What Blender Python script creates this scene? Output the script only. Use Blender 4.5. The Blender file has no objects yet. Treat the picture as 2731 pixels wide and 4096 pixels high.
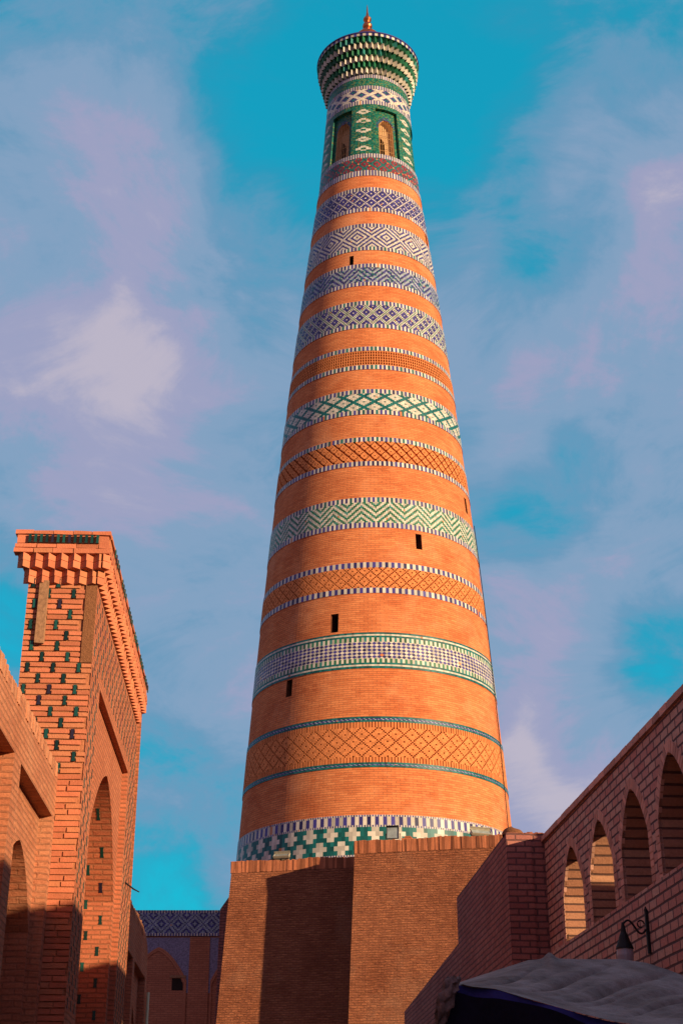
import bpy, math, random
from mathutils import Vector
from mathutils.geometry import tessellate_polygon
R_ = math.radians
scene = bpy.context.scene
EYE = 1.6            # camera height over the street; every z below is measured from the eye and lifted by this

# ------------------------------------------------------------------ camera
cam_d = bpy.data.cameras.new("camera"); cam = bpy.data.objects.new("camera", cam_d)
scene.collection.objects.link(cam); scene.camera = cam
cam_d.sensor_fit = 'VERTICAL'; cam_d.sensor_height = 36.0; cam_d.sensor_width = 24.0
cam_d.lens = 50.0; cam_d.clip_start = 0.1; cam_d.clip_end = 6000
cam.location = (0, 0, EYE); cam.rotation_euler = (R_(90 + 24.965), 0, 0)

# ------------------------------------------------------------------ sun, sky, exposure
SUN_AZ, SUN_EL = 50.0, 10.6      # degrees right of "behind the camera", degrees up
ts = Vector((math.sin(R_(SUN_AZ)) * math.cos(R_(SUN_EL)), -math.cos(R_(SUN_AZ)) * math.cos(R_(SUN_EL)), math.sin(R_(SUN_EL))))
sun_d = bpy.data.lights.new("sun", 'SUN'); sun = bpy.data.objects.new("sun", sun_d)
scene.collection.objects.link(sun)
sun_d.energy = 5.0; sun_d.angle = R_(0.7); sun_d.color = (1.0, 0.76, 0.48)
sun.rotation_euler = (-ts).to_track_quat('-Z', 'Y').to_euler(); sun.location = (30, -20, 40)
scene.view_settings.view_transform = 'Standard'; scene.view_settings.look = 'None'
scene.view_settings.exposure = 0.55; scene.view_settings.gamma = 1.0

world = bpy.data.worlds.new("World"); scene.world = world; world.use_nodes = True
def build_world():
    nt = world.node_tree; nt.nodes.clear(); N = nt.nodes.new; Lk = nt.links.new
    out = N('ShaderNodeOutputWorld'); bg = N('ShaderNodeBackground'); bg.inputs['Strength'].default_value = 0.1
    sky = N('ShaderNodeTexSky'); sky.sky_type = 'NISHITA'; sky.sun_disc = False
    sky.sun_elevation = R_(SUN_EL); sky.sun_rotation = R_(180 - SUN_AZ)
    sky.air_density = 1.2; sky.dust_density = 0.4; sky.ozone_density = 1.5
    tc = N('ShaderNodeTexCoord'); nrm = N('ShaderNodeVectorMath'); nrm.operation = 'NORMALIZE'
    Lk(tc.outputs['Generated'], nrm.inputs[0])
    tint = N('ShaderNodeMix'); tint.data_type = 'RGBA'; tint.blend_type = 'MULTIPLY'; tint.inputs[0].default_value = 1
    gm = N('ShaderNodeGamma'); gm.inputs[1].default_value = 0.31; Lk(sky.outputs[0], gm.inputs[0])
    Lk(gm.outputs[0], tint.inputs[6]); tint.inputs[7].default_value = SKY_TINT
    def noise(scale, detail, rough, dist, stretch=(1, 1, 1)):
        m = N('ShaderNodeMapping'); m.inputs['Scale'].default_value = stretch; Lk(nrm.outputs[0], m.inputs[0])
        n = N('ShaderNodeTexNoise'); n.inputs['Scale'].default_value = scale; n.inputs['Detail'].default_value = detail
        n.inputs['Roughness'].default_value = rough; n.inputs['Distortion'].default_value = dist
        Lk(m.outputs[0], n.inputs[0]); return n.outputs[0]
    def math_(op, a, b=None, c=None):
        m = N('ShaderNodeMath'); m.operation = op
        for i, v in enumerate((a, b, c)):
            if v is None: continue
            if isinstance(v, (int, float)): m.inputs[i].default_value = v
            else: Lk(v, m.inputs[i])
        return m.outputs[0]
    base = noise(3.4, 7, 0.56, 0.5, (1, 1, 1.5))
    fine = noise(8.0, 10, 0.66, 0.6, (1, 1, 1.8))
    val = math_('ADD', math_('MULTIPLY', base, 1.0), math_('MULTIPLY', fine, 0.85))
    # broad cloud masses (+) and clear openings (-): directions on the sky, angular radius, weight
    warp = N('ShaderNodeVectorMath'); warp.operation = 'ADD'
    wn = N('ShaderNodeTexNoise'); wn.inputs['Scale'].default_value = 5.0; wn.inputs['Detail'].default_value = 3; Lk(nrm.outputs[0], wn.inputs[0])
    ws = N('ShaderNodeVectorMath'); ws.operation = 'SCALE'; ws.inputs['Scale'].default_value = 0.16; Lk(wn.outputs['Color'], ws.inputs[0])
    Lk(nrm.outputs[0], warp.inputs[0]); Lk(ws.outputs[0], warp.inputs[1])
    wo = N('ShaderNodeVectorMath'); wo.operation = 'SUBTRACT'; Lk(warp.outputs[0], wo.inputs[0]); wo.inputs[1].default_value = (0.08, 0.08, 0.08)
    nd = N('ShaderNodeVectorMath'); nd.operation = 'NORMALIZE'; Lk(wo.outputs[0], nd.inputs[0])
    white = None
    for (d, rad, w) in SKY_BLOBS:
        dn = N('ShaderNodeVectorMath'); dn.operation = 'DOT_PRODUCT'; Lk(nd.outputs[0], dn.inputs[0]); dn.inputs[1].default_value = Vector(d).normalized()
        mr = N('ShaderNodeMapRange'); mr.interpolation_type = 'SMOOTHSTEP'
        mr.inputs[1].default_value = math.cos(R_(rad)); mr.inputs[2].default_value = math.cos(R_(rad * .15))
        mr.inputs[3].default_value = 0; mr.inputs[4].default_value = w
        Lk(dn.outputs['Value'], mr.inputs[0]); val = math_('ADD', val, mr.outputs[0])
    nv = N('ShaderNodeMapRange'); nv.inputs[1].default_value = 0.55; nv.inputs[2].default_value = 1.60; Lk(val, nv.inputs[0])
    rp = N('ShaderNodeValToRGB'); Lk(nv.outputs[0], rp.inputs[0]); cr = rp.color_ramp; cr.interpolation = 'EASE'
    cr.elements[0].position = CLOUDS[0][0]; cr.elements[0].color = CLOUDS[0][1]; cr.elements[1].position = CLOUDS[-1][0]; cr.elements[1].color = CLOUDS[-1][1]
    for p, c in CLOUDS[1:-1]: cr.elements.new(p).color = c
    fac = N('ShaderNodeMapRange'); fac.interpolation_type = 'SMOOTHSTEP'; fac.inputs[1].default_value = -.05; fac.inputs[2].default_value = .42; Lk(nv.outputs[0], fac.inputs[0])
    f2 = math_('MULTIPLY', fac.outputs[0], 0.95)
    sc_ = N('ShaderNodeVectorMath'); sc_.operation = 'SCALE'; sc_.inputs['Scale'].default_value = 4.0; Lk(rp.outputs[0], sc_.inputs[0])
    mx = N('ShaderNodeMix'); mx.data_type = 'RGBA'; Lk(f2, mx.inputs[0]); Lk(tint.outputs[2], mx.inputs[6]); Lk(sc_.outputs[0], mx.inputs[7])
    # unseen rest of the sky: one flat colour added as fill for the shade
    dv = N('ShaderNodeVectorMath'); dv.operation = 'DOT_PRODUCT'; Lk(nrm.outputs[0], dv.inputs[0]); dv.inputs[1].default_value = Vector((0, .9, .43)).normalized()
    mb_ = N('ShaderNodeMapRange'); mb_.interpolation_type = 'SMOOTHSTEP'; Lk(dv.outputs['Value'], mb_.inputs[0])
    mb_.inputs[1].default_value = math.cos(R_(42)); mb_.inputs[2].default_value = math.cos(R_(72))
    fin = N('ShaderNodeMix'); fin.data_type = 'RGBA'; Lk(mb_.outputs[0], fin.inputs[0]); Lk(mx.outputs[2], fin.inputs[6]); fin.inputs[7].default_value = SKY_FILL
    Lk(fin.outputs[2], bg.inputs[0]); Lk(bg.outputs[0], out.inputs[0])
SKY_TINT = (0.05, 2.2, 2.95, 1)
CLOUDS = [(.14, (.07, .47, .78, 1)), (.34, (.25, .54, .85, 1)), (.53, (.41, .61, .91, 1)), (.68, (.60, .61, .92, 1)), (.90, (.90, .80, .98, 1))]   # a quarter of their radiance
SKY_FILL = (1.9, 1.6, 2.7, 1)
SKY_BLOBS = [
    ((-0.033, 0.749, 0.662), 6, -0.144),
    ((0.022, 0.723, 0.691), 6, -0.1584),
    ((0.081, 0.733, 0.676), 6, -0.216),
    ((0.067, 0.769, 0.636), 5, -0.216),
    ((0.202, 0.715, 0.670), 6, -0.144),
    ((0.142, 0.796, 0.588), 3.2, -0.1872),
    ((0.119, 0.801, 0.586), 2.5, -0.1008),
    ((0.169, 0.867, 0.470), 2.2, -0.1008),
    ((0.182, 0.890, 0.418), 2.6, -0.1728),
    ((0.150, 0.906, 0.395), 2.2, -0.144),
    ((0.174, 0.944, 0.282), 3.2, -0.3024),
    ((0.230, 0.928, 0.295), 3, -0.216),
    ((-0.122, 0.979, 0.161), 4, -0.144),
    ((-0.230, 0.907, 0.352), 4, -0.1584),
    ((-0.072, 0.832, 0.550), 3.5, -0.1008),
    ((-0.049, 0.776, 0.629), 4, -0.0864),
    ((0.093, 0.871, 0.482), 3.5, -0.1008),
    ((-0.094, 0.895, 0.436), 4, -0.0432),
    ((-0.202, 0.813, 0.547), 10, 0.24),
    ((-0.081, 0.857, 0.508), 8, 0.14),
    ((-0.176, 0.731, 0.659), 10, 0.06),
    ((-0.110, 0.722, 0.683), 8, 0.06),
    ((0.151, 0.955, 0.255), 5, 0.4),
    ((0.215, 0.850, 0.480), 6, 0.2),
    ((0.135, 0.836, 0.532), 8, 0.18),
    ((0.153, 0.873, 0.463), 5, 0.1),
    ((0.208, 0.788, 0.580), 5, 0.1),
    ((0.158, 0.769, 0.620), 5, 0.12),
    ((0.203, 0.915, 0.350), 6, 0.12),
    ((-0.116, 0.918, 0.379), 9, 0.1),
    ((-0.184, 0.868, 0.461), 8, 0.12),
    ((0.122, 0.721, 0.682), 4, 0.12),
    ((-0.148, 0.953, 0.264), 8, -0.0144),
    ((0.119, 0.936, 0.330), 5, 0.08),
    ((0.108, 0.780, 0.616), 4, 0.14),
]
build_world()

# ------------------------------------------------------------------ mesh builder
RND = random.Random(7)
class MB:
    def __init__(s): s.v = []; s.f = []; s.uv = []; s.mi = []; s.r = []
    def face(s, pts, uv=None, m=0, r=None):
        b = len(s.v); s.v += [tuple(p) for p in pts]; s.f.append(tuple(range(b, b + len(pts))))
        s.uv.append(uv or [(0, 0)] * len(pts)); s.mi.append(m); s.r.append(RND.random() if r is None else r)
    def quad(s, a, b, c, d, m=0, uv=None, r=None):
        if uv is None:
            a, b, c, d = map(Vector, (a, b, c, d)); w = (b - a).length; h = (d - a).length
            uv = [(0, 0), (w, 0), (w, h), (0, h)]
        s.face((a, b, c, d), uv, m, r)
    def hexa(s, p, m=0, r=None, uvs=1.0):
        """p: 8 corners, 0-3 bottom ring (ccw from above), 4-7 top ring"""
        r = RND.random() if r is None else r; p = [Vector(q) for q in p]; ox, oy = RND.random() * 5, RND.random() * 5
        for q in ((0, 1, 5, 4), (1, 2, 6, 5), (2, 3, 7, 6), (3, 0, 4, 7), (4, 5, 6, 7), (3, 2, 1, 0)):
            a, b, c, d = (p[i] for i in q); w = (b - a).length; h = (d - a).length
            if uvs == 1.0: uv = [(a.x + a.y, a.z), (a.x + a.y + w, b.z), (a.x + a.y + w, c.z), (a.x + a.y, d.z)]
            else: uv = [(ox, oy), (ox + w, oy), (ox + w, oy + h), (ox, oy + h)]
            s.face((a, b, c, d), uv, m, r)
    def box(s, F, a0, a1, b0, b1, z0, z1, m=0, r=None, j=0.0, uvs=1.0):
        jj = lambda: RND.uniform(-j, j) if j else 0
        s.hexa([F(a0 + jj(), b0 + jj(), z0 + jj()), F(a1 + jj(), b0 + jj(), z0 + jj()), F(a1 + jj(), b1 + jj(), z0 + jj()), F(a0 + jj(), b1 + jj(), z0 + jj()),
                F(a0 + jj(), b0 + jj(), z1 + jj()), F(a1 + jj(), b0 + jj(), z1 + jj()), F(a1 + jj(), b1 + jj(), z1 + jj()), F(a0 + jj(), b1 + jj(), z1 + jj())], m, r, uvs)
    def poly(s, F3, outer, holes=(), m=0, flip=False):
        """planar polygon with holes, 2-D points (u, v); F3 maps them to space; uv in metres"""
        loops = [[Vector((u, v, 0)) for u, v in l] for l in (outer, *holes)]
        flat = [q for l in loops for q in l]
        for t in tessellate_polygon(loops):
            a, b, c = (flat[i] for i in t)
            ar = (b.x - a.x) * (c.y - a.y) - (b.y - a.y) * (c.x - a.x)
            if abs(ar) < 1e-9: continue
            tri = (a, b, c) if (ar > 0) != flip else (a, c, b)
            s.face([F3(q.x, q.y) for q in tri], [(q.x, q.y) for q in tri], m, 0.5)
    def skirt(s, Fd, loop, d0, d1, m=0, closed=True, flip=False, shift=0.0):
        """walls of a recess: loop of (u, v) extruded from depth d0 to d1"""
        n = len(loop); acc = 0.0
        for i in range(n if closed else n - 1):
            (u0, v0), (u1, v1) = loop[i], loop[(i + 1) % n]; L = math.hypot(u1 - u0, v1 - v0)
            q = [Fd(u0, v0, d0), Fd(u1, v1, d0), Fd(u1, v1, d1), Fd(u0, v0, d1)]
            if abs(v1 - v0) >= abs(u1 - u0) * 0.6: uv = [(d0 + shift, v0), (d0 + shift, v1), (d1 + shift, v1), (d1 + shift, v0)]
            else: uv = [(d0, u0), (d0, u1), (d1, u1), (d1, u0)]
            if flip: q.reverse(); uv.reverse()
            s.face(q, uv, m, 0.5)
    def lathe(s, cx, cy, prof, n=48, m=0):
        for k in range(n):
            t0, t1 = 2 * math.pi * k / n, 2 * math.pi * (k + 1) / n
            for (r0, z0), (r1, z1) in zip(prof, prof[1:]):
                P = lambda r, t, z: (cx + r * math.sin(t), cy - r * math.cos(t), z)
                q = [P(r0, t0, z0), P(r0, t1, z0), P(r1, t1, z1), P(r1, t0, z1)]
                uv = [(t0 * r0, z0), (t1 * r0, z0), (t1 * r1, z1), (t0 * r1, z1)]
                s.face(q, uv, m, 0.5)
    def tube(s, pts, rad, n=8, m=0):
        pts = [Vector(p) for p in pts]; rings = []
        for i, p in enumerate(pts):
            d = (pts[min(i + 1, len(pts) - 1)] - pts[max(i - 1, 0)]).normalized()
            x = d.cross(Vector((0, 0, 1)) if abs(d.z) < .9 else Vector((1, 0, 0))).normalized(); y = d.cross(x)
            rr = rad[i] if isinstance(rad, (list, tuple)) else rad
            rings.append([p + (x * math.cos(2 * math.pi * k / n) + y * math.sin(2 * math.pi * k / n)) * rr for k in range(n)])
        for a, b in zip(rings, rings[1:]):
            for k in range(n): s.quad(a[k], a[(k + 1) % n], b[(k + 1) % n], b[k], m, r=.5)
        s.face(list(reversed(rings[0])), None, m, .5); s.face(rings[-1], None, m, .5)
    def build(s, name, mats, parent=None, smooth=False, merge=False):
        root = parent
        while root is not None and root.parent is not None: root = root.parent
        off = Vector(root.location) if root is not None else Vector((0, 0, 0))
        me = bpy.data.meshes.new(name)
        me.from_pydata([(x - off.x, y - off.y, z + EYE - off.z) for x, y, z in s.v], [], s.f)
        mats = mats if isinstance(mats, (list, tuple)) else [mats]
        for m in mats: me.materials.append(m)
        me.polygons.foreach_set('material_index', s.mi)
        uvl = me.uv_layers.new(name='UVMap'); flat = [c for f in s.uv for p in f for c in p]; uvl.data.foreach_set('uv', flat)
        at = me.attributes.new('rnd', 'FLOAT', 'FACE'); at.data.foreach_set('value', s.r)
        if merge:
            import bmesh
            bm = bmesh.new(); bm.from_mesh(me); bmesh.ops.remove_doubles(bm, verts=bm.verts, dist=1e-4); bm.to_mesh(me); bm.free()
        if smooth: me.polygons.foreach_set('use_smooth', [True] * len(me.polygons))
        me.update()
        o = bpy.data.objects.new(name, me); scene.collection.objects.link(o)
        if parent is not None: o.parent = parent
        return o
def thing(name, label, cat, loc, group=None):
    o = bpy.data.objects.new(name, None); scene.collection.objects.link(o)
    o.empty_display_size = 0.3; o.location = loc; o['label'] = label; o['category'] = cat
    if group: o['group'] = group
    return o
def structure(o): o['kind'] = 'structure'; return o

# ------------------------------------------------------------------ materials
def nodes(name):
    m = bpy.data.materials.new(name); m.use_nodes = True; nt = m.node_tree
    return m, nt, nt.nodes['Principled BSDF']
def col4(c): return (c[0], c[1], c[2], 1)
def mixc(nt, fac, a, b, mode='MIX'):
    n = nt.nodes.new('ShaderNodeMix'); n.data_type = 'RGBA'; n.blend_type = mode
    for i, v in ((0, fac), (6, a), (7, b)):
        if hasattr(v, 'node'): nt.links.new(v, n.inputs[i])
        elif i == 0: n.inputs[0].default_value = v
        else: n.inputs[i].default_value = col4(v)
    return n.outputs[2]
def tnoise(nt, scale, detail=4, rough=.55, coord='Object', stretch=None):
    tc = nt.nodes.new('ShaderNodeTexCoord'); n = nt.nodes.new('ShaderNodeTexNoise'); src = tc.outputs[coord]
    if stretch:
        mp = nt.nodes.new('ShaderNodeMapping'); mp.inputs['Scale'].default_value = stretch; nt.links.new(src, mp.inputs[0]); src = mp.outputs[0]
    nt.links.new(src, n.inputs[0]); n.inputs['Scale'].default_value = scale; n.inputs['Detail'].default_value = detail; n.inputs['Roughness'].default_value = rough
    return n.outputs[0]
def ramp(nt, src, a, b, lo=0., hi=1.):
    n = nt.nodes.new('ShaderNodeMapRange'); nt.links.new(src, n.inputs[0])
    n.inputs[1].default_value = a; n.inputs[2].default_value = b; n.inputs[3].default_value = lo; n.inputs[4].default_value = hi
    return n.outputs[0]
def mul(nt, a, b):
    n = nt.nodes.new('ShaderNodeMath'); n.operation = 'MULTIPLY'
    for i, v in enumerate((a, b)):
        if hasattr(v, 'node'): nt.links.new(v, n.inputs[i])
        else: n.inputs[i].default_value = v
    return n.outputs[0]
def brick_mat(name, c1, c2, mortar, bw=.25, rh=.068, ms=.009, bump=.5, crag=0., dash=0., stain=(.55, .45, .4), stain_amt=.5, patch=None, streak=None, rough=.9, wob=.012, bdist=.012):
    m, nt, bs = nodes(name); L = nt.links.new
    uv = nt.nodes.new('ShaderNodeUVMap'); uv.uv_map = 'UVMap'
    w = nt.nodes.new('ShaderNodeTexNoise'); w.inputs['Scale'].default_value = 3.5; w.inputs['Detail'].default_value = 3; L(uv.outputs[0], w.inputs[0])
    wc = nt.nodes.new('ShaderNodeVectorMath'); wc.operation = 'MULTIPLY_ADD'; L(w.outputs['Color'], wc.inputs[0])
    wc.inputs[1].default_value = (wob * 2, wob * 2, 0); L(uv.outputs[0], wc.inputs[2])
    b = nt.nodes.new('ShaderNodeTexBrick'); L(wc.outputs[0], b.inputs['Vector']); b.offset = .5; b.inputs['Scale'].default_value = 1
    b.inputs['Brick Width'].default_value = bw; b.inputs['Row Height'].default_value = rh
    b.inputs['Mortar Size'].default_value = ms; b.inputs['Mortar Smooth'].default_value = .35; b.inputs['Bias'].default_value = -.1
    b.inputs['Color1'].default_value = col4(c1); b.inputs['Color2'].default_value = col4(c2); b.inputs['Mortar'].default_value = col4(mortar)
    c = b.outputs['Color']
    big = ramp(nt, tnoise(nt, .9, 6, .62), .42, .72)
    c = mixc(nt, mul(nt, big, stain_amt), c, stain, 'MULTIPLY')
    if streak:   # long thin courses of differing firing
        st = ramp(nt, tnoise(nt, 1.0, 4, .6, 'UV', (.9, 9.0, 1)), .45, .75)
        c = mixc(nt, mul(nt, st, streak[1]), c, streak[0], 'MULTIPLY')
    if dash:
        dm = ramp(nt, tnoise(nt, 1.0, 3, .6, 'UV', (5.0, 15.0, 1)), .63, .70); c = mixc(nt, mul(nt, dm, dash), c, (.45, .36, .34), 'MULTIPLY')
    if patch:
        pn = ramp(nt, tnoise(nt, .55, 5, .65), .52, .68)
        c = mixc(nt, mul(nt, pn, patch[1]), c, patch[0])
    fn = tnoise(nt, 38, 4, .7)
    c = mixc(nt, .5, c, mixc(nt, ramp(nt, fn, .3, .7), (.6, .6, .6), (1.25, 1.25, 1.25)), 'MULTIPLY')
    L(c, bs.inputs['Base Color']); bs.inputs['Roughness'].default_value = rough; bs.inputs['Specular IOR Level'].default_value = .15
    hsum = nt.nodes.new('ShaderNodeMath'); hsum.operation = 'MULTIPLY_ADD'; L(fn, hsum.inputs[0]); hsum.inputs[1].default_value = .5
    if crag:
        cg = nt.nodes.new('ShaderNodeMath'); cg.operation = 'MULTIPLY_ADD'; L(tnoise(nt, 1.0, 6, .65, 'UV', (3.2, 13.0, 1)), cg.inputs[0]); cg.inputs[1].default_value = crag; L(fn, cg.inputs[2]); L(cg.outputs[0], hsum.inputs[0])
    inv = nt.nodes.new('ShaderNodeMath'); inv.operation = 'SUBTRACT'; inv.inputs[0].default_value = 1; L(b.outputs['Fac'], inv.inputs[1]); L(inv.outputs[0], hsum.inputs[2])
    bp = nt.nodes.new('ShaderNodeBump'); bp.inputs['Strength'].default_value = bump; bp.inputs['Distance'].default_value = bdist
    L(hsum.outputs[0], bp.inputs['Height']); L(bp.outputs[0], bs.inputs['Normal'])
    return m
def cell_mat(name, c, var=.35, rough=.3, spec=.5, dirt=.25, alt=None, altp=.15, bump=.0):
    """one glazed tile or one loose brick per face: the face's own random value sets its shade"""
    m, nt, bs = nodes(name); L = nt.links.new
    at = nt.nodes.new('ShaderNodeAttribute'); at.attribute_name = 'rnd'
    k = ramp(nt, at.outputs['Fac'], 0, 1, 1 - var, 1 + var)
    g = nt.nodes.new('ShaderNodeCombineColor')
    for i in range(3): L(k, g.inputs[i])
    col = mixc(nt, 1.0, c, g.outputs[0], 'MULTIPLY')
    if alt:
        wn = nt.nodes.new('ShaderNodeTexWhiteNoise'); wn.noise_dimensions = '1D'; L(at.outputs['Fac'], wn.inputs['W'])
        gt = nt.nodes.new('ShaderNodeMath'); gt.operation = 'LESS_THAN'; L(wn.outputs['Value'], gt.inputs[0]); gt.inputs[1].default_value = altp
        col = mixc(nt, gt.outputs[0], col, alt)
    dn = ramp(nt, tnoise(nt, 6, 5, .65), .4, .75)
    col = mixc(nt, mul(nt, dn, dirt), col, (.5, .38, .3), 'MULTIPLY')
    L(col, bs.inputs['Base Color']); bs.inputs['Roughness'].default_value = rough; bs.inputs['Specular IOR Level'].default_value = spec
    if bump:
        bp = nt.nodes.new('ShaderNodeBump'); bp.inputs['Strength'].default_value = bump; bp.inputs['Distance'].default_value = .01
        L(tnoise(nt, 45, 4, .7), bp.inputs['Height']); L(bp.outputs[0], bs.inputs['Normal'])
    return m
def plain(name, c, rough=.8, metal=0., spec=.3, nz=0.3, nscale=12, bump=0.):
    m, nt, bs = nodes(name); L = nt.links.new
    f = ramp(nt, tnoise(nt, nscale, 5, .65), .3, .7)
    L(mixc(nt, f, tuple(x * (1 - nz) for x in c), tuple(x * (1 + nz) for x in c)), bs.inputs['Base Color'])
    bs.inputs['Roughness'].default_value = rough; bs.inputs['Metallic'].default_value = metal; bs.inputs['Specular IOR Level'].default_value = spec
    if bump:
        bp = nt.nodes.new('ShaderNodeBump'); bp.inputs['Strength'].default_value = bump; bp.inputs['Distance'].default_value = .02
        L(tnoise(nt, nscale * 2, 5, .7), bp.inputs['Height']); L(bp.outputs[0], bs.inputs['Normal'])
    return m
M = {}
M['shaft'] = brick_mat('tower brick', (.75, .255, .09), (.60, .175, .058), (.42, .16, .075), .27, .072, .008, .8, stain=(.74, .55, .5), stain_amt=.75, patch=((.74, .32, .15), .45),
                       streak=((.72, .55, .5), .6), wob=.008, dash=.5)
M['tower_relief'] = cell_mat('tower carved brick', (.62, .21, .07), .22, .9, .15, .35, bump=.5)
M['white'] = cell_mat('white glazed tile', (.53, .48, .385), .28, .5, .3, .3, alt=(.52, .18, .06), altp=.006)
M['grey'] = cell_mat('grey glazed tile', (.26, .30, .33), .3, .5, .3, .25)
M['blue'] = cell_mat('cobalt glazed tile', (.036, .03, .15), .6, .45, .3, .15, alt=(.5, .2, .08), altp=.006)
M['teal'] = cell_mat('turquoise glazed tile', (.006, .105, .095), .45, .45, .3, .2)
M['green'] = cell_mat('green glazed tile', (.02, .13, .06), .4, .45, .3, .2, alt=(.03, .2, .17), altp=.2)
M['lgreen'] = cell_mat('mottled green glazed brick', (.006, .11, .07), .55, .45, .3, .2, alt=(.10, .15, .05), altp=.22)
M['red'] = cell_mat('dark red glazed tile', (.2, .025, .03), .4, .35, .35, .2)
M['darkgreen'] = cell_mat('dark green glazed insert', (.005, .05, .04), .6, .35, .4, .3, alt=(.02, .015, .03), altp=.12)
M['copper'] = plain('copper', (.62, .2, .07), .32, 1.0, .5, .25, 8)
M['iron'] = plain('dark iron', (.02, .018, .017), .6, .6, .4, .3, 20)
M['slit_shade'] = plain('shade-toned brick reveal', (.12, .04, .018), .95, 0, .1, .3, 9)  # reveal brick darkened in its colour so the slits read as shade
M['plaster'] = plain('tan plaster', (.6, .37, .18), .9, 0, .2, .15, 6, .3)
M['dark'] = plain('unlit interior', (.03, .02, .015), .95, 0, .1, .2, 5)
M['brass'] = plain('painted grille bar', (.45, .25, .1), .5, .3, .4, .2, 9)
M['portal'] = brick_mat('portal brick', (.52, .17, .082), (.42, .13, .065), (.34, .13, .065), .25, .066, .012, .9, 2.0, .5, stain=(.75, .62, .52), stain_amt=.5, wob=.014)
M['portal_loose'] = cell_mat('portal facing brick', (.53, .168, .085), .18, .92, .12, .3, alt=(.52, .19, .09), altp=.25, bump=.8)
M['mortar'] = plain('clay mortar', (.43, .16, .075), .95, 0, .1, .3, 14, .8)
M['mud'] = plain('mud plaster patch', (.24, .1, .045), .95, 0, .1, .22, 30, .9)
M['wing'] = brick_mat('wing wall brick', (.53, .21, .105), (.44, .16, .082), (.38, .16, .085), .25, .064, .010, 1.0, 4.0, .7, stain=(.7, .58, .5), stain_amt=.65, patch=((.48, .24, .13), .5), wob=.02)
M['pedestal'] = brick_mat('pedestal brick', (.54, .19, .085), (.38, .125, .058), (.34, .125, .06), .2, .066, .013, 1.0, 5.0, stain=(.6, .5, .45), stain_amt=.7, patch=((.47, .23, .13), .45), wob=.034, bdist=.07, dash=.8)
M['ped_loose'] = cell_mat('pedestal coping brick', (.38, .13, .06), .45, .92, .12, .35, bump=.9)
M['arcade'] = brick_mat('arcade brick', (.60, .37, .27), (.52, .22, .17), (.13, .08, .07), .26, .1, .014, .9, stain=(.75, .66, .6), stain_amt=.4, wob=.006, bdist=.02)
M['arc_loose'] = cell_mat('arcade arch brick', (.58, .31, .22), .25, .92, .12, .3, bump=.7)
M['arc_yellow'] = brick_mat('pale arcade jamb brick', (.44, .22, .125), (.37, .155, .09), (.12, .06, .045), 1.3, .1, .013, .9, stain=(.8, .7, .6), stain_amt=.3, wob=.006, bdist=.02)
M['pier'] = brick_mat('pier brick', (.42, .165, .12), (.33, .115, .09), (.16, .075, .065), .26, .085, .012, .9, stain=(.65, .55, .52), stain_amt=.6, wob=.014, bdist=.02)
M['facade'] = brick_mat('facade brick', (.5, .19, .1), (.42, .15, .08), (.3, .12, .065), .24, .07, .009, .5, stain=(.7, .6, .55), stain_amt=.5)
M['spandrel'] = plain('blue tile mosaic', (.19, .16, .23), .4, 0, .4, .55, 22)
M['wood'] = plain('weathered wood', (.30, .155, .08), .85, 0, .2, .3, 25, .4)
M['pipe'] = plain('pale green pipe paint', (.6, .68, .4), .5, 0, .4, .1, 6)
M['tarp'] = None
M['navy'] = plain('navy cloth', (.006, .004, .014), .8, 0, .2, .4, 10, .3)
M['bluecloth'] = plain('blue cloth hem', (.03, .028, .16), .75, 0, .2, .3, 12, .3)
M['rag'] = plain('faded rag', (.2, .14, .12), .9, 0, .1, .5, 20, .5)
M['lampglass'] = plain('milky lamp glass', (.3, .28, .3), .3, 0, .5, .1, 5)
M['glass'] = plain('floodlight glass', (.25, .28, .26), .12, 0, .8, .3, 7)
M['housing'] = plain('floodlight housing', (.05, .05, .048), .5, .3, .4, .3, 15)
M['housing_pale'] = plain('pale floodlight housing', (.34, .3, .22), .5, .1, .4, .2, 15)
M['ground'] = brick_mat('paving', (.3, .22, .16), (.24, .17, .12), (.14, .1, .08), .3, .15, .01, .4, stain=(.7, .65, .6), stain_amt=.5)

# ------------------------------------------------------------------ ground
mb = MB(); mb.face([(-900, -900, -EYE), (900, -900, -EYE), (900, 900, -EYE), (-900, 900, -EYE)], [(-900, -900), (900, -900), (900, 900), (-900, 900)])
structure(mb.build('ground', M['ground']))

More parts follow.
